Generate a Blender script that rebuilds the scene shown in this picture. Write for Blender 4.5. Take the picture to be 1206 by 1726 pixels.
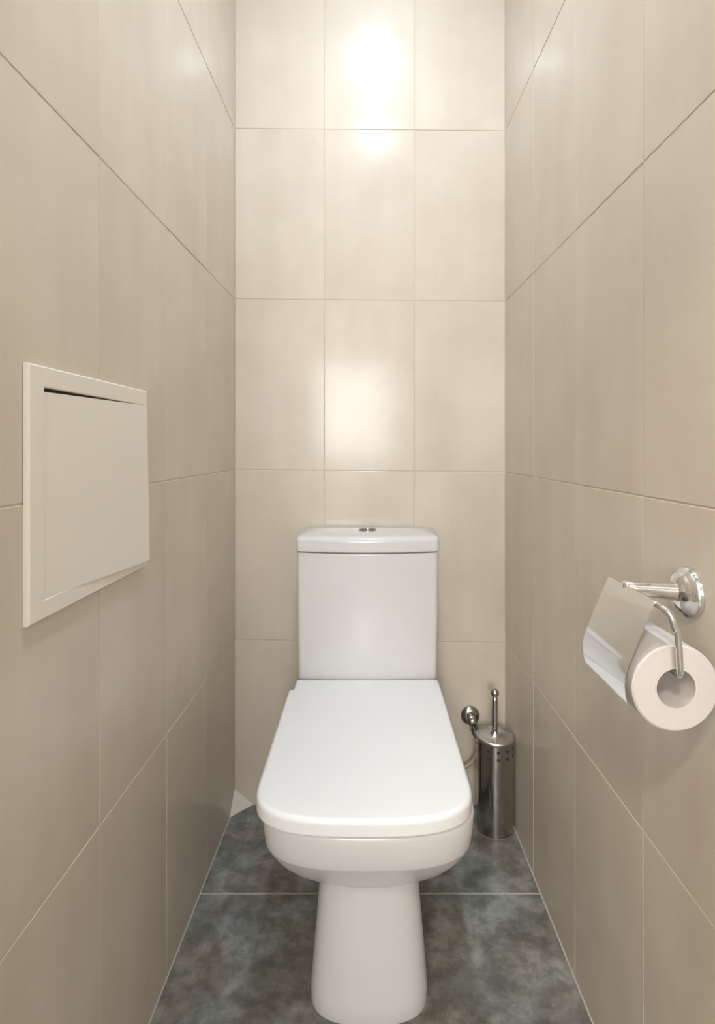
import bpy, bmesh, math, random
from mathutils import Vector, Matrix

random.seed(7)
scene = bpy.context.scene
for o in list(bpy.data.objects):
    bpy.data.objects.remove(o, do_unlink=True)
C = scene.collection

# ---------------------------------------------------------------- camera
# metres: x right, y into the room, z up.  Lens from the tile perspective:
# f = 920 px, vanishing point at pixel (620, 753) of 1206 x 1726.
IMG_W, IMG_H, F_PX, VPX, VPY = 1206, 1726, 920.0, 620.0, 753.0
EYE = 1.047
cam_data = bpy.data.cameras.new('camera')
cam = bpy.data.objects.new('camera', cam_data)
C.objects.link(cam)
cam.location = (0, 0, EYE)
cam.rotation_euler = (math.pi / 2, 0, 0)
cam_data.sensor_fit = 'HORIZONTAL'
cam_data.sensor_width = 36.0
cam_data.lens = 36.0 * F_PX / IMG_W
cam_data.shift_x = -(VPX - IMG_W / 2) / IMG_W
cam_data.shift_y = -(IMG_H / 2 - VPY) / IMG_W
cam_data.clip_start = 0.01
scene.camera = cam

# ---------------------------------------------------------------- world, light, exposure
world = bpy.data.worlds.new('world')
scene.world = world
world.use_nodes = True
bg = world.node_tree.nodes['Background']
bg.inputs['Color'].default_value = (1.0, 0.985, 0.97, 1)
bg.inputs['Strength'].default_value = 0.5       # sky outside the hall window
win = bpy.data.lights.new('hall_window_daylight', 'AREA')
win.shape = 'RECTANGLE'
win.size, win.size_y = 0.80, 1.05               # fills the window opening of the hall behind the viewer
win.energy = 11.4
win.color = (1.0, 0.985, 0.96)
win_o = bpy.data.objects.new('hall_window_daylight', win)
C.objects.link(win_o)
win_o.location = (-0.17, -2.56, 1.43)
win_o.rotation_euler = (math.pi / 2, 0, 0)        # shines towards +y, into the hall
LAMP_MAIN = 60.0
LAMP_SMALL = 46.0
FILL_HALL = 29.0  # fill light added in the unseen hall to lift the side walls
scene.view_settings.view_transform = 'Standard'
scene.view_settings.look = 'None'
scene.view_settings.gamma = 1.0
scene.view_settings.use_curve_mapping = False
scene.view_settings.exposure = 2.5


# ---------------------------------------------------------------- materials
def new_mat(name):
    m = bpy.data.materials.new(name)
    m.use_nodes = True
    return m, m.node_tree.nodes, m.node_tree.links, m.node_tree.nodes['Principled BSDF']


def plain(name, col, rough=0.4, metal=0.0, bump=0.0, bscale=60.0, var=0.03, coat=0.0):
    m, n, l, b = new_mat(name)
    tc = n.new('ShaderNodeTexCoord')
    nz = n.new('ShaderNodeTexNoise')
    nz.inputs['Scale'].default_value = bscale
    nz.inputs['Detail'].default_value = 3
    l.new(tc.outputs['Object'], nz.inputs['Vector'])
    mix = n.new('ShaderNodeMix'); mix.data_type = 'RGBA'
    mix.inputs['A'].default_value = (*[c * (1 - var) for c in col], 1)
    mix.inputs['B'].default_value = (*[min(1, c * (1 + var)) for c in col], 1)
    l.new(nz.outputs['Fac'], mix.inputs['Factor'])
    l.new(mix.outputs['Result'], b.inputs['Base Color'])
    b.inputs['Roughness'].default_value = rough
    b.inputs['Metallic'].default_value = metal
    b.inputs['Coat Weight'].default_value = coat
    b.inputs['Coat Roughness'].default_value = 0.05
    if bump:
        bp = n.new('ShaderNodeBump')
        bp.inputs['Strength'].default_value = bump
        bp.inputs['Distance'].default_value = 0.002
        l.new(nz.outputs['Fac'], bp.inputs['Height'])
        l.new(bp.outputs['Normal'], b.inputs['Normal'])
    return m


def wall_tile_mat():
    """beige glazed tile: cloudy with soft vertical streaks"""
    m, n, l, b = new_mat('beige_wall_tile')
    geo = n.new('ShaderNodeNewGeometry')
    info = n.new('ShaderNodeObjectInfo')
    sh = n.new('ShaderNodeVectorMath'); sh.operation = 'SCALE'
    sh.inputs[0].default_value = (7.3, 5.1, 3.7)
    l.new(info.outputs['Random'], sh.inputs['Scale'])
    add = n.new('ShaderNodeVectorMath'); add.operation = 'ADD'
    l.new(geo.outputs['Position'], add.inputs[0]); l.new(sh.outputs[0], add.inputs[1])
    mp = n.new('ShaderNodeMapping'); mp.inputs['Scale'].default_value = (13, 13, 1.0)
    l.new(add.outputs[0], mp.inputs['Vector'])
    streak = n.new('ShaderNodeTexNoise'); streak.inputs['Scale'].default_value = 1.0
    streak.inputs['Detail'].default_value = 3
    l.new(mp.outputs[0], streak.inputs['Vector'])
    cloud = n.new('ShaderNodeTexNoise'); cloud.inputs['Scale'].default_value = 6.0
    cloud.inputs['Detail'].default_value = 4; cloud.inputs['Roughness'].default_value = 0.55
    l.new(add.outputs[0], cloud.inputs['Vector'])
    mixf = n.new('ShaderNodeMix'); mixf.data_type = 'FLOAT'
    mixf.inputs[0].default_value = 0.6
    l.new(streak.outputs['Fac'], mixf.inputs[2]); l.new(cloud.outputs['Fac'], mixf.inputs[3])
    ramp = n.new('ShaderNodeValToRGB')
    e = ramp.color_ramp.elements
    e[0].position = 0.30; e[0].color = (0.550, 0.472, 0.376, 1)
    e[1].position = 0.70; e[1].color = (0.645, 0.567, 0.463, 1)
    l.new(mixf.outputs[0], ramp.inputs['Fac'])
    l.new(ramp.outputs['Color'], b.inputs['Base Color'])
    b.inputs['Roughness'].default_value = 0.50
    b.inputs['Specular IOR Level'].default_value = 0.6
    b.inputs['Coat Weight'].default_value = 0.45
    b.inputs['Coat Roughness'].default_value = 0.165
    wav = n.new('ShaderNodeTexNoise'); wav.inputs['Scale'].default_value = 9.0
    wav.inputs['Detail'].default_value = 1
    l.new(add.outputs[0], wav.inputs['Vector'])
    bp = n.new('ShaderNodeBump'); bp.inputs['Strength'].default_value = 0.12
    bp.inputs['Distance'].default_value = 0.004
    l.new(wav.outputs['Fac'], bp.inputs['Height'])
    l.new(bp.outputs['Normal'], b.inputs['Normal'])
    return m


def floor_tile_mat():
    """dark cement-look tile with grey, brown and greenish clouds"""
    m, n, l, b = new_mat('dark_cement_tile')
    geo = n.new('ShaderNodeNewGeometry')
    a = n.new('ShaderNodeTexNoise'); a.inputs['Scale'].default_value = 10
    a.inputs['Detail'].default_value = 12; a.inputs['Roughness'].default_value = 0.70
    a.inputs['Distortion'].default_value = 0.4
    l.new(geo.outputs['Position'], a.inputs['Vector'])
    ramp = n.new('ShaderNodeValToRGB')
    els = ramp.color_ramp.elements
    els[0].position = 0.33; els[0].color = (0.120, 0.120, 0.110, 1)
    els[1].position = 0.68; els[1].color = (0.310, 0.315, 0.310, 1)
    k = els.new(0.50); k.color = (0.190, 0.188, 0.178, 1)
    l.new(a.outputs['Fac'], ramp.inputs['Fac'])
    c = n.new('ShaderNodeTexNoise'); c.inputs['Scale'].default_value = 6
    c.inputs['Detail'].default_value = 3
    l.new(geo.outputs['Position'], c.inputs['Vector'])
    tint = n.new('ShaderNodeValToRGB')
    te = tint.color_ramp.elements
    te[0].position = 0.42; te[0].color = (0.97, 1.0, 0.985, 1)
    te[1].position = 0.58; te[1].color = (1.0, 0.91, 0.82, 1)
    l.new(c.outputs['Fac'], tint.inputs['Fac'])
    mul = n.new('ShaderNodeMix'); mul.data_type = 'RGBA'; mul.blend_type = 'MULTIPLY'
    mul.inputs['Factor'].default_value = 1.0
    l.new(ramp.outputs['Color'], mul.inputs['A']); l.new(tint.outputs['Color'], mul.inputs['B'])
    bl = n.new('ShaderNodeTexNoise'); bl.inputs['Scale'].default_value = 21
    bl.inputs['Detail'].default_value = 9; bl.inputs['Roughness'].default_value = 0.66
    l.new(geo.outputs['Position'], bl.inputs['Vector'])
    br = n.new('ShaderNodeValToRGB')
    be = br.color_ramp.elements
    be[0].position = 0.40; be[0].color = (0.60, 0.60, 0.58, 1)
    be[1].position = 0.56; be[1].color = (1.20, 1.19, 1.17, 1)
    l.new(bl.outputs['Fac'], br.inputs['Fac'])
    mb = n.new('ShaderNodeMix'); mb.data_type = 'RGBA'; mb.blend_type = 'MULTIPLY'
    mb.inputs['Factor'].default_value = 0.75
    l.new(mul.outputs['Result'], mb.inputs['A']); l.new(br.outputs['Color'], mb.inputs['B'])
    mul = mb
    # pale crumbs
    s = n.new('ShaderNodeTexNoise'); s.inputs['Scale'].default_value = 70
    s.inputs['Detail'].default_value = 4; s.inputs['Roughness'].default_value = 0.7
    l.new(geo.outputs['Position'], s.inputs['Vector'])
    sr = n.new('ShaderNodeValToRGB')
    sr.color_ramp.elements[0].position = 0.60; sr.color_ramp.elements[0].color = (0, 0, 0, 1)
    sr.color_ramp.elements[1].position = 0.74; sr.color_ramp.elements[1].color = (0.5, 0.5, 0.5, 1)
    l.new(s.outputs['Fac'], sr.inputs['Fac'])
    mx = n.new('ShaderNodeMix'); mx.data_type = 'RGBA'
    mx.inputs['B'].default_value = (0.42, 0.40, 0.36, 1)
    l.new(sr.outputs['Color'], mx.inputs['Factor']); l.new(mul.outputs['Result'], mx.inputs['A'])
    l.new(mx.outputs['Result'], b.inputs['Base Color'])
    b.inputs['Roughness'].default_value = 0.38
    bp = n.new('ShaderNodeBump'); bp.inputs['Strength'].default_value = 0.15
    bp.inputs['Distance'].default_value = 0.002
    l.new(a.outputs['Fac'], bp.inputs['Height']); l.new(bp.outputs['Normal'], b.inputs['Normal'])
    return m


def emitter(name, col, strength):
    m, n, l, b = new_mat(name)
    b.inputs['Base Color'].default_value = (0.9, 0.9, 0.9, 1)
    b.inputs['Emission Color'].default_value = (*col, 1)
    b.inputs['Emission Strength'].default_value = strength
    return m


M_TILE = wall_tile_mat()
M_FLOOR = floor_tile_mat()
M_GROUT = plain('beige_grout', (0.60, 0.53, 0.43), 0.85, bump=0.3, bscale=300)
M_FGROUT = plain('pale_floor_grout', (0.50, 0.48, 0.43), 0.85, bump=0.3, bscale=300)
M_TRIM = plain('pale_corner_tile', (0.68, 0.60, 0.51), 0.35)
M_PAINT = plain('white_paint', (0.80, 0.79, 0.77), 0.7, bump=0.1, bscale=120)
M_CERAM = plain('white_glazed_ceramic', (0.68, 0.665, 0.66), 0.22, var=0.006, bscale=8, coat=0.1)
M_LID = plain('white_seat_plastic', (0.84, 0.84, 0.84), 0.30, var=0.006, bscale=8)
M_HATCH = plain('cream_hatch_plastic', (0.80, 0.735, 0.645), 0.42, var=0.01, bscale=10)
M_SHADE = plain('painted_cavity_shade', (0.03, 0.028, 0.025), 0.8)  # near-black colour standing in for shade inside hatch and brush holder
M_CHROME = plain('polished_chrome', (0.80, 0.80, 0.80), 0.06, 1.0, var=0.01, bscale=20)
M_STEEL = plain('dark_polished_steel', (0.43, 0.41, 0.395), 0.09, 1.0, var=0.03, bscale=14)
M_LIDST = plain('brushed_steel', (0.62, 0.61, 0.60), 0.30, 1.0, var=0.03, bscale=30)
M_BRASS = plain('worn_grey_chrome', (0.40, 0.38, 0.35), 0.25, 1.0, var=0.08, bscale=30)
M_BUTTON = plain('dark_chrome_button', (0.13, 0.13, 0.13), 0.25, 1.0, var=0.05, bscale=30)
M_RUST = plain('rusty_brown_edge', (0.30, 0.16, 0.07), 0.6, 0.2, bump=0.4, bscale=200, var=0.3)
M_HOSE = plain('tan_braided_hose', (0.47, 0.36, 0.25), 0.45, 0.4, bump=0.6, bscale=500, var=0.15)
M_PAPER = plain('white_tissue_paper', (0.60, 0.545, 0.515), 0.95, bump=0.25, bscale=220)
M_CORE = plain('grey_white_core', (0.66, 0.61, 0.58), 0.9, bump=0.2, bscale=150)
M_LAMP = emitter('lamp_diffuser_lit', (0.83, 0.955, 1.10), LAMP_MAIN)
M_HALL_FILL = emitter('hall_fill_diffuser_lit', (1.0, 0.93, 0.81), FILL_HALL)
M_LAMP2 = emitter('small_lamp_diffuser_lit', (0.83, 0.955, 1.10), LAMP_SMALL)


# ---------------------------------------------------------------- helpers
def world_loc(p):
    v = Vector((0, 0, 0))
    while p is not None:
        v += p.location
        p = p.parent
    return v


def tag(o, label=None, cat=None, group=None, kind=None):
    if label: o['label'] = label
    if cat: o['category'] = cat
    if group: o['group'] = group
    if kind: o['kind'] = kind
    return o


def empty(name, loc, label, cat, group=None):
    o = bpy.data.objects.new(name, None)
    C.objects.link(o)
    o.location = loc
    o.empty_display_size = 0.05
    return tag(o, label, cat, group)


def obj(name, bm, mat, parent=None, smooth=False, sharp=40, origin=None):
    """link a bmesh given in world coordinates as ONE mesh object"""
    bmesh.ops.recalc_face_normals(bm, faces=bm.faces)
    off = world_loc(parent) if parent is not None else Vector(origin or (0, 0, 0))
    if off.length:
        bmesh.ops.translate(bm, verts=bm.verts, vec=-off)
    me = bpy.data.meshes.new(name)
    bm.to_mesh(me); bm.free()
    me.materials.append(mat)
    if smooth:
        for p in me.polygons: p.use_smooth = True
        me.set_sharp_from_angle(angle=math.radians(sharp))
    o = bpy.data.objects.new(name, me)
    C.objects.link(o)
    if parent is not None: o.parent = parent
    elif origin: o.location = origin
    return o


def hexa(bm, p):
    v = [bm.verts.new(q) for q in p]
    for f in ((0, 1, 2, 3), (7, 6, 5, 4), (0, 4, 5, 1), (1, 5, 6, 2), (2, 6, 7, 3), (3, 7, 4, 0)):
        bm.faces.new([v[i] for i in f])
    return v


def box(bm, x0, x1, y0, y1, z0, z1):
    return hexa(bm, [(x0, y0, z0), (x1, y0, z0), (x1, y1, z0), (x0, y1, z0),
                     (x0, y0, z1), (x1, y0, z1), (x1, y1, z1), (x0, y1, z1)])


def bevel_all(bm, w, seg=2, ang=30):
    ed = [e for e in bm.edges if len(e.link_faces) == 2 and e.calc_face_angle(0) > math.radians(ang)]
    bmesh.ops.bevel(bm, geom=ed, offset=w, segments=seg, profile=0.5, affect='EDGES', clamp_overlap=True)


def loft(bm, rings, cap0=True, cap1=True):
    vs = [[bm.verts.new(p) for p in r] for r in rings]
    n = len(vs[0])
    for a, b in zip(vs, vs[1:]):
        for i in range(n):
            j = (i + 1) % n
            bm.faces.new((a[i], a[j], b[j], b[i]))
    if cap0: bm.faces.new(vs[0][::-1])
    if cap1: bm.faces.new(vs[-1])
    return vs


def lathe(bm, prof, origin, axis='Z', n=40, cap=True):
    """prof: (radius, height) pairs; axis gives where 'height' runs"""
    o = Vector(origin)
    ax = {'Z': (Vector((1, 0, 0)), Vector((0, 1, 0)), Vector((0, 0, 1))),
          '-Y': (Vector((1, 0, 0)), Vector((0, 0, 1)), Vector((0, -1, 0))),
          'Y': (Vector((1, 0, 0)), Vector((0, 0, 1)), Vector((0, 1, 0))),
          '-X': (Vector((0, 1, 0)), Vector((0, 0, 1)), Vector((-1, 0, 0)))}[axis] if isinstance(axis, str) else axis
    rings = []
    for r, h in prof:
        rings.append([o + ax[0] * (r * math.cos(2 * math.pi * i / n)) + ax[1] * (r * math.sin(2 * math.pi * i / n)) + ax[2] * h
                      for i in range(n)])
    loft(bm, rings, cap, cap)


def axis_frame(d):
    d = Vector(d).normalized()
    u = d.cross(Vector((0, 0, 1)))
    if u.length < 1e-4: u = Vector((1, 0, 0))
    u.normalize()
    return (u, d.cross(u).normalized(), d)


def smooth_path(pts, sub=8):
    """Catmull-Rom through the points"""
    P = [Vector(p) for p in pts]
    P = [P[0] * 2 - P[1]] + P + [P[-1] * 2 - P[-2]]
    out = []
    for i in range(1, len(P) - 2):
        a, b, c, d = P[i - 1:i + 3]
        for k in range(sub):
            t = k / sub
            out.append(0.5 * ((2 * b) + (c - a) * t + (2 * a - 5 * b + 4 * c - d) * t * t + (3 * b - a - 3 * c + d) * t ** 3))
    out.append(P[-2])
    return out


def tube(bm, path, r, n=12):
    path = [Vector(p) for p in path]
    rings = []
    t0 = (path[1] - path[0]).normalized()
    u = axis_frame(t0)[0]
    for i, p in enumerate(path):
        t = (path[min(i + 1, len(path) - 1)] - path[max(i - 1, 0)]).normalized()
        u = (u - t * u.dot(t)).normalized()
        w = t.cross(u)
        rr = r(i / (len(path) - 1)) if callable(r) else r
        rings.append([p + u * (rr * math.cos(2 * math.pi * k / n)) + w * (rr * math.sin(2 * math.pi * k / n)) for k in range(n)])
    loft(bm, rings)


# ---------------------------------------------------------------- room measures
Y_BACK, Y_FRONT, Z_TOP = 1.597, -0.25, 2.72
def xl(y): return -(0.389 + 0.015 * (Y_BACK - y))      # the side walls splay a little
def xr(y): return 0.403 + 0.012 * (Y_BACK - y)
ROWS = [0.0, 0.4775, 0.9765, 1.4755, 1.9745, 2.4735, Z_TOP]
def row_z(k, x):                                        # the courses fall a hair to the right
    return ROWS[k] if k in (0, len(ROWS) - 1) else ROWS[k] - 0.009 * x
REC = 0.0010                                            # joint depth


def tile(parent, p, nrm, mat, gap=0.0010, cham=0.0010, thick=0.005, wob=0.00035):
    """p: four corners on the finished face, in order; nrm: towards the room"""
    nrm = Vector(nrm).normalized()
    P = [Vector(q) for q in p]
    def inset(pts, d):
        out = []
        for i in range(4):
            a, b, c = pts[i - 1], pts[i], pts[(i + 1) % 4]
            e1, e2 = (a - b).normalized(), (c - b).normalized()
            out.append(b + (e1 + e2) * d)
        return out
    w = [nrm * random.uniform(-wob, wob) for _ in range(3)]
    w.append(w[0] + w[2] - w[1])
    o = inset(P, gap)
    f = inset(P, gap + cham)
    bm = bmesh.new()
    loft(bm, [[o[i] - nrm * thick for i in range(4)], [o[i] - nrm * cham * 0.7 + w[i] for i in range(4)], [f[i] + w[i] for i in range(4)]])
    return obj('tile', bm, mat, parent)


# ---------------------------------------------------------------- structure
T = 0.10
bm = bmesh.new()
box(bm, xl(Y_BACK) - T, xr(Y_BACK) + T, Y_BACK + REC, Y_BACK + T, -0.1, Z_TOP + 0.1)
wall_back = tag(obj('wall_back', bm, M_GROUT), 'beige tiled end wall behind the toilet', kind='structure')

bm = bmesh.new()
a, b_ = Y_FRONT - T, Y_BACK + REC
hexa(bm, [(xl(a) - T, a, -0.1), (xl(a) - REC, a, -0.1), (xl(b_) - REC, b_, -0.1), (xl(b_) - T, b_, -0.1),
          (xl(a) - T, a, Z_TOP + 0.1), (xl(a) - REC, a, Z_TOP + 0.1), (xl(b_) - REC, b_, Z_TOP + 0.1), (xl(b_) - T, b_, Z_TOP + 0.1)])
wall_left = tag(obj('wall_left', bm, M_GROUT), 'beige tiled side wall with the access hatch', kind='structure')

bm = bmesh.new()
hexa(bm, [(xr(a) + REC, a, -0.1), (xr(a) + T, a, -0.1), (xr(b_) + T, b_, -0.1), (xr(b_) + REC, b_, -0.1),
          (xr(a) + REC, a, Z_TOP + 0.1), (xr(a) + T, a, Z_TOP + 0.1), (xr(b_) + T, b_, Z_TOP + 0.1), (xr(b_) + REC, b_, Z_TOP + 0.1)])
wall_right = tag(obj('wall_right', bm, M_GROUT), 'beige tiled side wall with the paper holder', kind='structure')

bm = bmesh.new()
box(bm, -1.1, 1.1, -2.6, Y_BACK + 0.05, -0.1, -REC)
floor = tag(obj('floor', bm, M_FGROUT), 'dark grey cement-look tiled floor', kind='structure')

bm = bmesh.new()
box(bm, -0.6, 0.6, Y_FRONT - T, Y_BACK + 0.05, Z_TOP, Z_TOP + 0.1)
ceiling = tag(obj('ceiling', bm, M_PAINT), 'plain white ceiling', kind='structure')

# end wall with the doorway in which the photographer stands
DOOR_W, DOOR_H = 0.33, 2.02
bm = bmesh.new()
box(bm, xl(Y_FRONT) - T, -DOOR_W, Y_FRONT - T, Y_FRONT, -0.1, Z_TOP + 0.1)
box(bm, DOOR_W, xr(Y_FRONT) + T, Y_FRONT - T, Y_FRONT, -0.1, Z_TOP + 0.1)
box(bm, -DOOR_W, DOOR_W, Y_FRONT - T, Y_FRONT, DOOR_H, Z_TOP + 0.1)
tag(obj('wall_front', bm, M_PAINT), 'white wall around the open doorway behind the viewer', kind='structure')
bm = bmesh.new()
box(bm, -DOOR_W - 0.03, -DOOR_W + 0.02, Y_FRONT - T - 0.005, Y_FRONT + 0.012, 0, DOOR_H + 0.03)
box(bm, DOOR_W - 0.02, DOOR_W + 0.03, Y_FRONT - T - 0.005, Y_FRONT + 0.012, 0, DOOR_H + 0.03)
box(bm, -DOOR_W + 0.02, DOOR_W - 0.02, Y_FRONT - T - 0.005, Y_FRONT + 0.012, DOOR_H - 0.02, DOOR_H + 0.03)
tag(obj('door_1', bm, M_PAINT), 'white frame of the open doorway', kind='structure')

# hall beyond the doorway, its window facing the viewer's back
HB = -2.5
bm = bmesh.new()
wx0, wx1, wz0, wz1 = -0.57, 0.23, 0.905, 1.955
box(bm, -1.1, wx0, HB - T, HB, -0.1, Z_TOP + 0.1)
box(bm, wx1, 1.1, HB - T, HB, -0.1, Z_TOP + 0.1)
box(bm, wx0, wx1, HB - T, HB, -0.1, wz0)
box(bm, wx0, wx1, HB - T, HB, wz1, Z_TOP + 0.1)
tag(obj('wall_hall', bm, M_PAINT), 'hall wall with a window, behind the viewer', kind='structure')
bm = bmesh.new()
for x in (wx0, (wx0 + wx1) / 2 - 0.02, wx1 - 0.04):
    box(bm, x, x + 0.04, HB - 0.05, HB - 0.01, wz0, wz1)
for x0_, x1_ in ((wx0 + 0.04, (wx0 + wx1) / 2 - 0.02), ((wx0 + wx1) / 2 + 0.02, wx1 - 0.04)):
    for z in (wz0, wz1 - 0.04):
        box(bm, x0_, x1_, HB - 0.05, HB - 0.01, z, z + 0.04)
tag(obj('window_1', bm, M_PAINT), 'white window frame in the hall wall', kind='structure')
for s_ in (-1, 1):
    bm = bmesh.new()
    box(bm, min(s_ * 1.0, s_ * 1.1), max(s_ * 1.0, s_ * 1.1), HB, Y_FRONT - T, -0.1, Z_TOP + 0.1)
    tag(obj('wall_hall_' + ('left' if s_ < 0 else 'right'), bm, M_PAINT), 'plain white side wall of the hall', kind='structure')
bm = bmesh.new()
box(bm, -1.1, 1.1, HB - T, Y_FRONT - T, Z_TOP, Z_TOP + 0.1)
tag(obj('ceiling_hall', bm, M_PAINT), 'plain white ceiling of the hall', kind='structure')
bm = bmesh.new()
for s_ in (-1, 1):
    x0_ = xl(Y_FRONT) - T if s_ < 0 else xr(Y_FRONT) + T
    box(bm, min(x0_, s_ * 1.1), max(x0_, s_ * 1.1), Y_FRONT - T, Y_FRONT - T + 0.05, -0.1, Z_TOP + 0.1)
tag(obj('wall_hall_front', bm, M_PAINT), 'hall wall beside the toilet doorway', kind='structure')

# tiles, each one a piece of its wall
xb = [xl(Y_BACK), -0.1267, 0.137, xr(Y_BACK)]
for k in range(len(ROWS) - 1):
    for x0, x1 in zip(xb, xb[1:]):
        tile(wall_back, [(x0, Y_BACK, row_z(k, x0)), (x1, Y_BACK, row_z(k, x1)),
                         (x1, Y_BACK, row_z(k + 1, x1)), (x0, Y_BACK, row_z(k + 1, x0))], (0, -1, 0), M_TILE)
ys = [Y_BACK - 0.2605 * k for k in range(7)] + [Y_FRONT]
for k in range(len(ROWS) - 1):
    for y1, y0 in zip(ys, ys[1:]):
        zl0, zl1 = row_z(k, -0.389), row_z(k + 1, -0.389)
        tile(wall_left, [(xl(y0), y0, zl0), (xl(y1), y1, zl0), (xl(y1), y1, zl1), (xl(y0), y0, zl1)], (1, 0, 0), M_TILE)
        zr0, zr1 = row_z(k, 0.403), row_z(k + 1, 0.403)
        tile(wall_right, [(xr(y1), y1, zr0), (xr(y0), y0, zr0), (xr(y0), y0, zr1), (xr(y1), y1, zr1)], (-1, 0, 0), M_TILE)
yf = [Y_BACK, 1.279, 0.679, 0.079, Y_FRONT - 0.1]
for y1, y0 in zip(yf, yf[1:]):
    tile(floor, [(xl(y0) + 0.0008, y0, 0), (xr(y0) - 0.0008, y0, 0), (xr(y1) - 0.0008, y1, 0), (xl(y1) + 0.0008, y1, 0)],
         (0, 0, 1), M_FLOOR, gap=0.0016, wob=0)
for x0, x1 in ((-1.0, -0.35), (-0.35, 0.25), (0.25, 1.0)):                 # same dark tiles in the unseen hall, added to cut bounced light
    for y1, y0 in zip([Y_FRONT - 0.1, -0.95, -1.55, -2.15], [-0.95, -1.55, -2.15, -2.5]):
        tile(floor, [(x0, y0, 0), (x1, y0, 0), (x1, y1, 0), (x0, y1, 0)], (0, 0, 1), M_FLOOR, gap=0.0016, wob=0)

# small slanted tile offcut closing the floor corner
bm = bmesh.new()
X0 = xl(Y_BACK)
q = [(X0, Y_BACK, 0.046), (X0 + 0.054, Y_BACK, 0.0), (xl(1.541), 1.541, 0.0), (X0, Y_BACK, 0.0)]
v = [bm.verts.new(p) for p in q]
for f in ((0, 2, 1), (0, 1, 3), (0, 3, 2), (1, 2, 3)):
    bm.faces.new([v[i] for i in f])
tag(obj('trim_1', bm, M_TRIM), 'small beige triangular tile offcut slanted into the floor corner', kind='structure')


# ---------------------------------------------------------------- toilet
toilet = empty('toilet', (0, 1.28, 0), 'white close-coupled toilet with lid down and square tank', 'toilet')


def dring(z, w, y_front, y_side, y_rear, nexp=2.6, cx=0.0, nf=32, wr=None, rr=0.02):
    """plan outline: squared rear, straight sides, superelliptic front"""
    wr = w if wr is None else wr
    pts = []
    for i in range(nf + 1):                        # front, right to left
        t = math.pi * i / nf
        c, s = math.cos(t), math.sin(t)
        x = w * math.copysign(abs(c) ** (2 / nexp), c)
        y = y_side - (y_side - y_front) * abs(s) ** (2 / nexp)
        pts.append((cx + x, y, z))
    for k in range(1, 6):
        t = k / 6
        pts.append((cx - (w + (wr - w) * t), y_side + (y_rear - rr - y_side) * t, z))
    for k in range(0, 5):
        t = math.pi / 2 * k / 4
        pts.append((cx - wr + rr - rr * math.cos(t), y_rear - rr + rr * math.sin(t), z))
    for k in range(0, 5):
        t = math.pi / 2 * (4 - k) / 4
        pts.append((cx + wr - rr + rr * math.cos(t), y_rear - rr + rr * math.sin(t), z))
    for k in range(5, 0, -1):
        t = k / 6
        pts.append((cx + (w + (wr - w) * t), y_side + (y_rear - rr - y_side) * t, z))
    return pts


# bowl: upright band, crease, then a rounded underside
prof = [  # z, half width, front, side, rear
    (0.232, 0.092, 1.010, 1.08, 1.44), (0.240, 0.102, 0.999, 1.06, 1.45), (0.250, 0.116, 0.988, 1.05, 1.46), (0.266, 0.134, 0.970, 1.04, 1.47),
    (0.287, 0.1520, 0.948, 1.02, 1.48), (0.310, 0.1670, 0.926, 1.01, 1.49), (0.333, 0.1775, 0.907, 1.00, 1.50), (0.3480, 0.1825, 0.8965, 0.995, 1.50), (0.3510, 0.1838, 0.8942, 0.994, 1.50),
    (0.3540, 0.1845, 0.8930, 0.993, 1.50), (0.38, 0.1872, 0.8880, 0.99, 1.50), (0.402, 0.1885, 0.8855, 0.99, 1.50), (0.409, 0.1877, 0.8865, 0.99, 1.50),
    (0.412, 0.1845, 0.8895, 0.99, 1.50)]
bm = bmesh.new()
loft(bm, [dring(z, w, f, s, r, 2.7, cx=0.001, wr=min(w, 0.172)) for z, w, f, s, r in prof])
bowl = obj('bowl', bm, M_CERAM, toilet, True, 60)

prof = [(0.0, 0.111, 0.986, 1.055, 1.545), (0.004, 0.1125, 0.9845, 1.055, 1.547), (0.03, 0.1115, 0.9865, 1.056, 1.546), (0.10, 0.1055, 0.992, 1.06, 1.54),
        (0.17, 0.0995, 0.998, 1.065, 1.53), (0.22, 0.0955, 1.003, 1.07, 1.52), (0.27, 0.093, 1.006, 1.075, 1.50)]
bm = bmesh.new()
loft(bm, [dring(z, w, f, s, r, 2.6, cx=0.003) for z, w, f, s, r in prof])
obj('pedestal', bm, M_CERAM, toilet, True, 60)

# rear deck that carries the tank
bm = bmesh.new()
box(bm, -0.165, 0.165, 1.385, 1.535, 0.335, 0.414)
bevel_all(bm, 0.012, 3)
obj('tank_deck', bm, M_CERAM, toilet, True)

# tank: front bowed in plan, rounded upright corners
def tank_ring(z, w, y_mid, y_rear, bow=0.022, rr=0.014, n=16):
    def yfront(x): return y_mid + bow * (x / w) ** 2
    pts = []
    xs = [(-w + rr) + 2 * (w - rr) * i / n for i in range(n + 1)]
    for x in xs: pts.append((x, yfront(x), z))
    yc = yfront(w - rr)
    for k in range(1, 6):
        t = math.pi / 2 * k / 5
        pts.append((w - rr + rr * math.sin(t), yc + rr - rr * math.cos(t), z))
    pts.append((w, y_rear, z)); pts.append((-w, y_rear, z))
    for k in range(5, 0, -1):
        t = math.pi / 2 * k / 5
        pts.append((-w + rr - rr * math.sin(t), yc + rr - rr * math.cos(t), z))
    return pts

bm = bmesh.new()
loft(bm, [tank_ring(z, w, y, 1.588) for z, w, y in
          ((0.414, 0.180, 1.424), (0.418, 0.1835, 1.420), (0.423, 0.1838, 1.4187), (0.45, 0.1842, 1.4185), (0.60, 0.1862, 1.417), (0.752, 0.1874, 1.4161), (0.764, 0.1875, 1.416), (0.7645, 0.1875, 1.416), (0.768, 0.186, 1.4175))])
obj('tank', bm, M_CERAM, toilet, True, 50)

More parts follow.
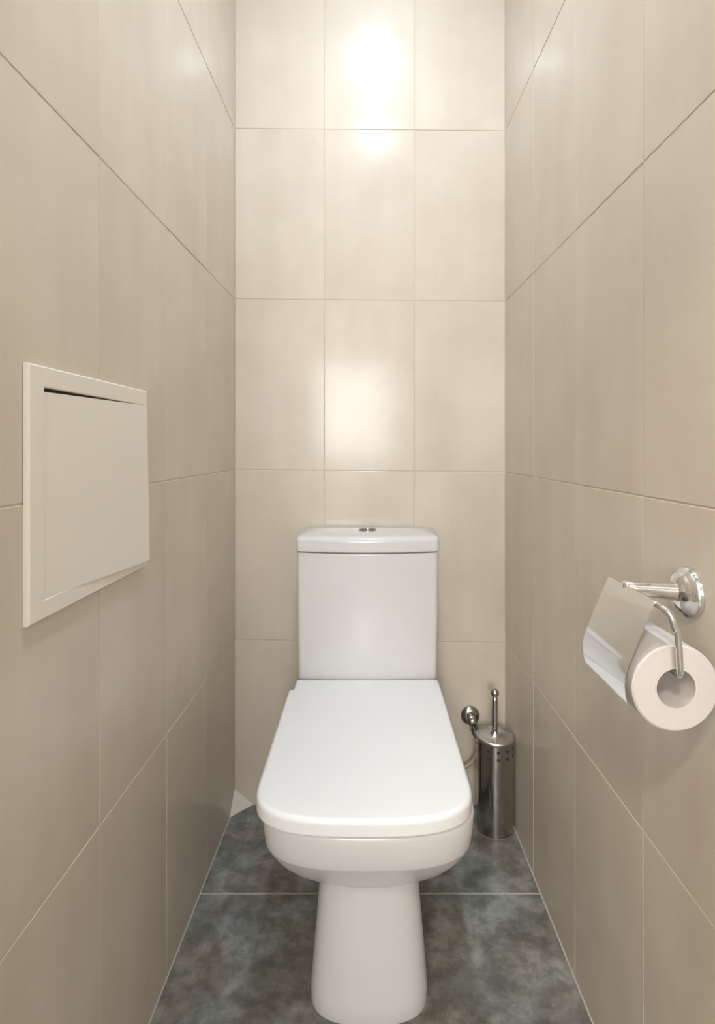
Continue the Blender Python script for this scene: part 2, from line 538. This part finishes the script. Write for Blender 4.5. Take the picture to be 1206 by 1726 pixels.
bm = bmesh.new()
loft(bm, [tank_ring(z, w, y, r_) for z, w, y, r_ in
          ((0.7705, 0.1865, 1.4165, 1.588), (0.773, 0.1895, 1.4135, 1.590), (0.776, 0.1895, 1.4135, 1.590), (0.797, 0.1895, 1.4135, 1.590), (0.800, 0.1895, 1.4135, 1.590), (0.8065, 0.1880, 1.4155, 1.589),
           (0.8105, 0.1835, 1.4205, 1.587), (0.8135, 0.170, 1.434, 1.580), (0.8155, 0.140, 1.462, 1.565), (0.816, 0.09, 1.49, 1.55))])
tank_lid = obj('tank_lid', bm, M_CERAM, toilet, True, 60)

# dual flush button: collar and two half-moon keys
bx_, by_, bz_ = 0.0, 1.515, 0.8155
bm = bmesh.new()
lathe(bm, [(0.0255, -0.002), (0.0255, 0.0018), (0.0240, 0.0030), (0.0225, 0.0030), (0.0225, 0.0012)], (bx_, by_, bz_), 'Z', 40)
obj('button_collar', bm, M_BRASS, tank_lid, True)
for s in (-1, 1):
    bm = bmesh.new()
    R, n = 0.0205, 16
    rings = []
    for h, r in ((0.0, R), (0.0032, R), (0.0042, R - 0.002)):
        a0 = -math.pi / 2
        rings.append([(bx_ + s * (0.0015 + r * math.cos(a0 + math.pi * i / n)), by_ + r * math.sin(a0 + math.pi * i / n), bz_ + h) for i in range(n + 1)])
    loft(bm, rings)
    obj('flush_button', bm, M_BUTTON, tank_lid, True)

# seat ring hidden under the wrap-over lid
bm = bmesh.new()
out = dring(0, 0.166, 0.903, 1.02, 1.36, 2.6, cx=-0.003)
inn = dring(0, 0.115, 0.955, 1.06, 1.30, 2.3, cx=-0.003)
n = len(out)
r = [[bm.verts.new((p[0], p[1], z)) for p in ring] for ring, z in ((out, 0.412), (out, 0.427), (inn, 0.427), (inn, 0.412))]
for a4, b4 in zip(r, r[1:] + r[:1]):
    for i in range(n):
        j = (i + 1) % n
        bm.faces.new((a4[i], a4[j], b4[j], b4[i]))
obj('seat', bm, M_LID, toilet, True)

# lid: sits a little to the left, notch at its rear left corner
def lid_ring(z, d):
    """outline shrunk inwards by d"""
    L, Rr, cx = -0.1965 + d, 0.1845 - d, -0.006
    w = (Rr - L) / 2; cx = (Rr + L) / 2
    pts = []
    nf, ne, y0, y1 = 44, 3.0, 0.879 + d, 0.99
    for i in range(nf + 1):
        t = math.pi * i / nf
        c, s = math.cos(t), math.sin(t)
        pts.append((cx + w * math.copysign(abs(c) ** (2 / ne), c), y1 - (y1 - y0) * abs(s) ** (2 / ne), z))
    for k in range(1, 5): pts.append((L, y1 + (1.352 - y1) * k / 5, z))
    pts += [(L, 1.3535 - d, z), (L + 0.002, 1.3575 - d, z), (L + 0.005, 1.359 - d, z), (-0.1865 + d, 1.360 - d, z), (-0.1855 + d, 1.362, z), (-0.1855 + d, 1.4125 - d, z)]
    pts += [(Rr, 1.4125 - d, z)]
    for k in range(4, 0, -1): pts.append((Rr, y1 + (1.40 - y1) * k / 5, z))
    return pts

bm = bmesh.new()
rings = [lid_ring(0.4155, 0.0025), lid_ring(0.418, 0.0), lid_ring(0.420, 0.0), lid_ring(0.434, 0.0), lid_ring(0.436, 0.0)]
for k in range(1, 6):
    t = math.pi / 2 * k / 5
    rings.append(lid_ring(0.436 + 0.009 * math.sin(t), 0.008 * (1 - math.cos(t))))
loft(bm, rings)
obj('seat_lid', bm, M_LID, toilet, True, 50)


# ---------------------------------------------------------------- access hatch on the left wall
hatch = empty('access_hatch', (xl(0.80), 0.80, 0.836), 'square cream plastic access hatch with warped door on the left wall', 'access hatch')
HY0, HY1, HZ0, HZ1 = 0.638, 0.967, 0.836, 1.1455
BW = 0.030

def hx(y, p): return xl(y) + p

bm = bmesh.new()
def strip(y0, y1, z0, z1, p0, p1):
    return hexa(bm, [(hx(y0, p0), y0, z0), (hx(y1, p0), y1, z0), (hx(y1, p1), y1, z0), (hx(y0, p1), y0, z0),
                     (hx(y0, p0), y0, z1), (hx(y1, p0), y1, z1), (hx(y1, p1), y1, z1), (hx(y0, p1), y0, z1)])
FP = 0.0075
outer = [(HY0, HZ0), (HY1, HZ0), (HY1, HZ1), (HY0, HZ1)]
inner = [(HY0 + BW, HZ0 + 0.024), (HY1 - 0.012, HZ0 + 0.024), (HY1 - 0.012, HZ1 - 0.026), (HY0 + BW, HZ1 - 0.026)]
def ringp(r, p, d=0.0, sgn=1):
    cy, cz = (HY0 + HY1) / 2, (HZ0 + HZ1) / 2
    return [bm.verts.new((hx(y, p), y - math.copysign(d, y - cy) * sgn, z - math.copysign(d, z - cz) * sgn)) for y, z in r]
lv = [ringp(outer, 0.0005), ringp(outer, FP - 0.002), ringp(outer, FP, 0.002), ringp(inner, FP, 0.0015, -1), ringp(inner, FP - 0.0015), ringp(inner, 0.0005)]
for a4, b4 in zip(lv, lv[1:]):
    for i in range(4):
        j = (i + 1) % 4
        bm.faces.new((a4[i], a4[j], b4[j], b4[i]))
obj('hatch_frame', bm, M_HATCH, hatch)
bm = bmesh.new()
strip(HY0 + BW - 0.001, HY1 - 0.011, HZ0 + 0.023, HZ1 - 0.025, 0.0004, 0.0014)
obj('gap_shade_plate', bm, M_SHADE, hatch)  # flat plate painted dark as the shade behind the door gaps
# door leaf: hinged on the near side, twisted out at its far lower corner, sagging below the top border
bm = bmesh.new()
c4 = [(HY0 + BW + 0.0006, HZ0 + 0.0245, 0.0062), (HY1 - 0.003, HZ0 + 0.0110, 0.0135),
      (HY1 - 0.004, HZ1 - 0.0258, 0.0090), (HY0 + BW + 0.0006, HZ1 - 0.0312, 0.0060)]
N = 10
def door_pt(u, v, dp):
    y = (1 - v) * ((1 - u) * c4[0][0] + u * c4[1][0]) + v * ((1 - u) * c4[3][0] + u * c4[2][0])
    z = (1 - v) * ((1 - u) * c4[0][1] + u * c4[1][1]) + v * ((1 - u) * c4[3][1] + u * c4[2][1])
    p = (1 - v) * ((1 - u) * c4[0][2] + u * c4[1][2]) + v * ((1 - u) * c4[3][2] + u * c4[2][2])
    return (hx(y, p + dp), y, z)
F = [[bm.verts.new(door_pt(i / N, j / N, 0)) for j in range(N + 1)] for i in range(N + 1)]
B = [[bm.verts.new(door_pt(i / N, j / N, -0.003)) for j in range(N + 1)] for i in range(N + 1)]
for i in range(N):
    for j in range(N):
        bm.faces.new((F[i][j], F[i + 1][j], F[i + 1][j + 1], F[i][j + 1]))
        bm.faces.new((B[i][j], B[i][j + 1], B[i + 1][j + 1], B[i + 1][j]))
for i in range(N):
    bm.faces.new((F[i][0], B[i][0], B[i + 1][0], F[i + 1][0]))
    bm.faces.new((F[i][N], F[i + 1][N], B[i + 1][N], B[i][N]))
    bm.faces.new((F[0][i], F[0][i + 1], B[0][i + 1], B[0][i]))
    bm.faces.new((F[N][i], B[N][i], B[N][i + 1], F[N][i + 1]))
obj('hatch_door', bm, M_HATCH, hatch, True, 30)


# ---------------------------------------------------------------- paper holder on the right wall
HY, HZ = 0.702, 0.860
XW = xr(HY)
holder = empty('toilet_paper_holder', (XW, HY, HZ), 'chrome toilet paper holder with flap fixed to the right wall', 'paper holder')
bm = bmesh.new()
lathe(bm, [(0.0335, 0.0005), (0.0335, 0.004), (0.031, 0.0085), (0.027, 0.0105), (0.0255, 0.0125), (0.0215, 0.0165), (0.0145, 0.019), (0.012, 0.020)], (XW, HY, HZ), '-X', 48)
obj('wall_flange', bm, M_CHROME, holder, True, 60)
ROD = Vector((0.332, HY, 0.866))
d = ROD - Vector((XW, HY, HZ))
bm = bmesh.new()
fr = axis_frame(d)
Ld = d.length
lathe(bm, [(0.0125, 0.015), (0.0112, 0.03), (0.0095, Ld - 0.012), (0.0095, Ld + 0.001), (0.008, Ld + 0.0035), (0.004, Ld + 0.0045)], (XW, HY, HZ), fr, 32)
obj('post', bm, M_CHROME, holder, True, 60)
YN, YFAR = 0.625, 0.745
ROLL_C = Vector((0.3505, 0.62, 0.7725))
R_OUT, R_IN, R_LEN = 0.0495, 0.0235, 0.096
WR = 0.0037
wz = ROLL_C.z + R_IN - 0.0012 - WR - 0.0006
path = smooth_path([(ROD.x, HY + 0.01, ROD.z), (ROD.x, 0.66, ROD.z), (ROD.x, 0.632, ROD.z), (ROD.x + 0.0015, 0.617, ROD.z - 0.001), (ROD.x + 0.006, 0.608, ROD.z - 0.008), (ROD.x + 0.010, 0.606, ROD.z - 0.022),
                    (0.3445, 0.606, 0.840), (0.3465, 0.606, 0.815), (0.3480, 0.608, wz + 0.005), (0.3500, 0.617, wz), (0.3500, 0.640, wz), (0.3500, 0.70, wz), (0.3500, 0.712, wz)], 6)
bm = bmesh.new()
tube(bm, path, WR, 12)
obj('roll_bar', bm, M_CHROME, holder, True, 60)
# flap: rolled over the bar, sloping out, bent down into a lip
sec = []
for k in range(7):
    t = math.radians(-60 + 200 * k / 6)
    sec.append((ROD.x + 0.0043 * math.cos(t), ROD.z + 0.0043 * math.sin(t)))
sec += [(0.3180, 0.845), (0.3085, 0.822), (0.2985, 0.797), (0.2960, 0.7895), (0.2945, 0.782), (0.2943, 0.772), (0.2952, 0.762), (0.2975, 0.752)]
bm = bmesh.new()
fr_, bk_ = [], []
for i, (x, z) in enumerate(sec):
    a, b2 = sec[max(i - 1, 0)], sec[min(i + 1, len(sec) - 1)]
    tx, tz = b2[0] - a[0], b2[1] - a[1]
    ln = math.hypot(tx, tz)
    nx, nz_ = -tz / ln, tx / ln
    fr_.append((x, z)); bk_.append((x + nx * 0.0009, z + nz_ * 0.0009))
loop = fr_ + bk_[::-1]
rings = []
for y in (YN, YN + 0.0005, YFAR - 0.0005, YFAR):
    rings.append([(x, y, z) for x, z in loop])
loft(bm, rings)
obj('flap', bm, M_CHROME, holder, True, 50)

# paper roll hanging on the bar
roll = empty('toilet_paper_roll', ROLL_C, 'white toilet paper roll hanging on the chrome holder', 'paper roll')
bm = bmesh.new()
n = 64
prof = [(R_IN, 0.0), (R_OUT - 0.002, 0.0), (R_OUT, 0.002), (R_OUT, R_LEN - 0.002), (R_OUT - 0.002, R_LEN), (R_IN, R_LEN)]
rg = [[bm.verts.new(ROLL_C + Vector((r * math.cos(2 * math.pi * i / n), h, r * math.sin(2 * math.pi * i / n)))) for i in range(n)] for r, h in prof]
for a4, b4 in zip(rg, rg[1:] + rg[:1]):
    for i in range(n):
        j = (i + 1) % n
        bm.faces.new((a4[i], a4[j], b4[j], b4[i]))
obj('paper', bm, M_PAPER, roll, True, 40)
bm = bmesh.new()
prof = [(R_IN - 0.0012, -0.0006), (R_IN - 0.0001, -0.0006), (R_IN - 0.0001, R_LEN), (R_IN - 0.0012, R_LEN)]
rg = [[bm.verts.new(ROLL_C + Vector((r * math.cos(2 * math.pi * i / n), h, r * math.sin(2 * math.pi * i / n)))) for i in range(n)] for r, h in prof]
for a4, b4 in zip(rg, rg[1:] + rg[:1]):
    for i in range(n):
        j = (i + 1) % n
        bm.faces.new((a4[i], a4[j], b4[j], b4[i]))
obj('core', bm, M_CORE, roll, True, 40)


# ---------------------------------------------------------------- toilet brush
BX, BY, BR = 0.350, 1.500, 0.0500
brush = empty('toilet_brush', (BX, BY, 0), 'polished steel toilet brush in a tall cylindrical holder on the floor', 'toilet brush')
bm = bmesh.new()
NS, ZB, ZT = 96, 0.003, 0.250
step = (ZT - ZB) / 78
zs = [ZB + step * k for k in range(79)]
rows = [71, 65]                                     # first grid row of each ring of holes
holes = set(); hole_list = []
for c0 in range(4, NS, 8):
    for r0 in rows:
        hole_list.append(((c0 + 2) % NS, r0))
        for i in range(3):
            for j in range(3): holes.add(((c0 + 2 + i) % NS, r0 + j))
keep = sorted(set([0, 78] + [k for r0 in rows for k in range(r0, r0 + 4)]))
def cyl(i, k, r=BR):
    t = 2 * math.pi * i / NS
    return Vector((BX + r * math.cos(t), BY + r * math.sin(t), zs[k]))
V = {(i, k): bm.verts.new(cyl(i, k)) for i in range(NS) for k in keep}
for a, b_ in zip(keep, keep[1:]):
    for i in range(NS):
        if (i, a) in holes and b_ == a + 1: continue
        j = (i + 1) % NS
        bm.faces.new((V[i, a], V[j, a], V[j, b_], V[i, b_]))
for c, r0 in hole_list:                             # square patch -> round hole with a wall thickness
    rim = [(0, 0), (1, 0), (2, 0), (3, 0), (3, 1), (3, 2), (3, 3), (2, 3), (1, 3), (0, 3), (0, 2), (0, 1)]
    ov = [V[(c + p) % NS, r0 + q_] for p, q_ in rim]
    hr = 1.42
    def hp(p, q_, r):
        dx, dz = p - 1.5, q_ - 1.5
        l_ = math.hypot(dx, dz)
        t = 2 * math.pi * (c + 1.5 + dx / l_ * hr) / NS
        return bm.verts.new((BX + r * math.cos(t), BY + r * math.sin(t), zs[r0] + step * (1.5 + dz / l_ * hr)))
    iv = [hp(p, q_, BR) for p, q_ in rim]
    dv = [hp(p, q_, BR - 0.0012) for p, q_ in rim]
    for i in range(12):
        j = (i + 1) % 12
        bm.faces.new((ov[i], ov[j], iv[j], iv[i]))
        bm.faces.new((iv[i], iv[j], dv[j], dv[i]))
bodyo = obj('holder_cylinder', bm, M_STEEL, brush, True, 50)
bm = bmesh.new()
lathe(bm, [(BR - 0.0013, 0.008), (BR - 0.0013, 0.246)], (BX, BY, 0), 'Z', 48)
obj('inner_shade_sleeve', bm, M_SHADE, bodyo, True)  # sleeve coloured dark so the holes show a shaded inside
bm = bmesh.new()
lathe(bm, [(BR - 0.001, 0.0), (BR + 0.0004, 0.0005), (BR + 0.0004, 0.0028), (BR - 0.001, 0.0068)], (BX, BY, 0), 'Z', 64)
tag(obj('base_ring', bm, M_RUST, brush, True), 'rust brown edge at the bottom')
bm = bmesh.new()
lathe(bm, [(BR - 0.003, 0.246), (BR + 0.0012, 0.248), (BR + 0.0022, 0.251), (BR + 0.0015, 0.2545), (BR - 0.0015, 0.2562), (BR - 0.004, 0.2562), (BR - 0.0055, 0.2535), (0.020, 0.2540), (0.012, 0.258), (0.009, 0.2625), (0.0083, 0.264)], (BX, BY, 0), 'Z', 64)
obj('brush_lid', bm, M_LIDST, brush, True, 60)
bm = bmesh.new()
lathe(bm, [(0.0080, 0.255), (0.0080, 0.352), (0.0075, 0.356), (0.0055, 0.358), (0.0055, 0.362)], (BX, BY, 0), 'Z', 28)
handle = obj('handle', bm, M_STEEL, brush, True, 50)
bm = bmesh.new()
lathe(bm, [(0.0115 * math.sin(math.pi * k / 14), 0.3705 - 0.0115 * math.cos(math.pi * k / 14)) for k in range(1, 14)], (BX, BY, 0), 'Z', 28)
obj('knob', bm, M_STEEL, handle, True, 60)


# ---------------------------------------------------------------- water valve and hose behind the toilet
VX, VZ = 0.300, 0.262
valve = empty('water_valve', (VX, Y_BACK, VZ), 'small grey chrome water valve on the back wall beside the brush', 'valve')
bm = bmesh.new()
lathe(bm, [(0.0275, 0.0005), (0.0275, 0.003), (0.024, 0.008), (0.017, 0.011), (0.012, 0.0125)], (VX, Y_BACK, VZ), '-Y', 40)
obj('wall_flange', bm, M_BRASS, valve, True, 60)
bm = bmesh.new()
lathe(bm, [(0.0105, 0.008), (0.0105, 0.022), (0.0135, 0.023), (0.0135, 0.036), (0.0105, 0.038), (0.0105, 0.046), (0.008, 0.048)], (VX, Y_BACK, VZ), '-Y', 6 * 4)
obj('valve_body', bm, M_BRASS, valve, True, 40)
out_d = Vector((0.28, -0.12, -0.95)).normalized()
P0 = Vector((VX, Y_BACK - 0.029, VZ))
bm = bmesh.new()
lathe(bm, [(0.0085, 0.006), (0.0085, 0.024), (0.0115, 0.025), (0.0115, 0.038), (0.0085, 0.040), (0.0075, 0.050)], P0, axis_frame(out_d), 18)
obj('outlet_nut', bm, M_BRASS, valve, True, 40)
S = P0 + out_d * 0.048
hose_path = smooth_path([S, S + out_d * 0.02, (0.3135, 1.560, 0.175), (0.301, 1.560, 0.149), (0.279, 1.562, 0.130), (0.245, 1.565, 0.122),
                         (0.205, 1.568, 0.145), (0.170, 1.568, 0.22), (0.150, 1.562, 0.32), (0.145, 1.560, 0.4135)], 8)
bm = bmesh.new()
tube(bm, hose_path, 0.0052, 12)
tag(obj('water_hose', bm, M_HOSE, None, True, 60, origin=tuple(S)), 'thin tan flexible water hose curving behind the toilet', 'hose')


# ---------------------------------------------------------------- ceiling lamps (above the frame, two mirrored in the end wall, the hall one added as fill)
def lamp(name, label, x, y, r, mat):
    L = empty(name, (x, y, Z_TOP), label, 'ceiling lamp')
    bm = bmesh.new()
    prof = [(r + 0.014, 0.0), (r + 0.012, -0.010), (r + 0.004, -0.014), (r, -0.012), (r, -0.004)]
    rg = [[bm.verts.new((x + q_ * math.cos(2 * math.pi * i / 40), y + q_ * math.sin(2 * math.pi * i / 40), Z_TOP + h)) for i in range(40)] for q_, h in prof]
    for a4, b4 in zip(rg, rg[1:]):
        for i in range(40):
            j = (i + 1) % 40
            bm.faces.new((a4[i], a4[j], b4[j], b4[i]))
    obj('housing', bm, M_PAINT, L, True)
    bm = bmesh.new()
    lathe(bm, [(r - 0.0005, -0.003), (r - 0.0005, -0.010), (r * 0.7, -0.0125), (r * 0.3, -0.0135)], (x, y, Z_TOP), 'Z', 40)
    obj('diffuser', bm, mat, L, True)
lamp('ceiling_lamp', 'larger round lit ceiling lamp above the toilet', 0.024, 0.845, 0.058, M_LAMP)
lamp('ceiling_lamp', 'smaller round lit ceiling lamp nearer the doorway', 0.040, 0.285, 0.050, M_LAMP2)
lamp('ceiling_lamp', 'large round fill light added on the hall ceiling behind the viewer', -0.55, -1.30, 0.16, M_HALL_FILL)
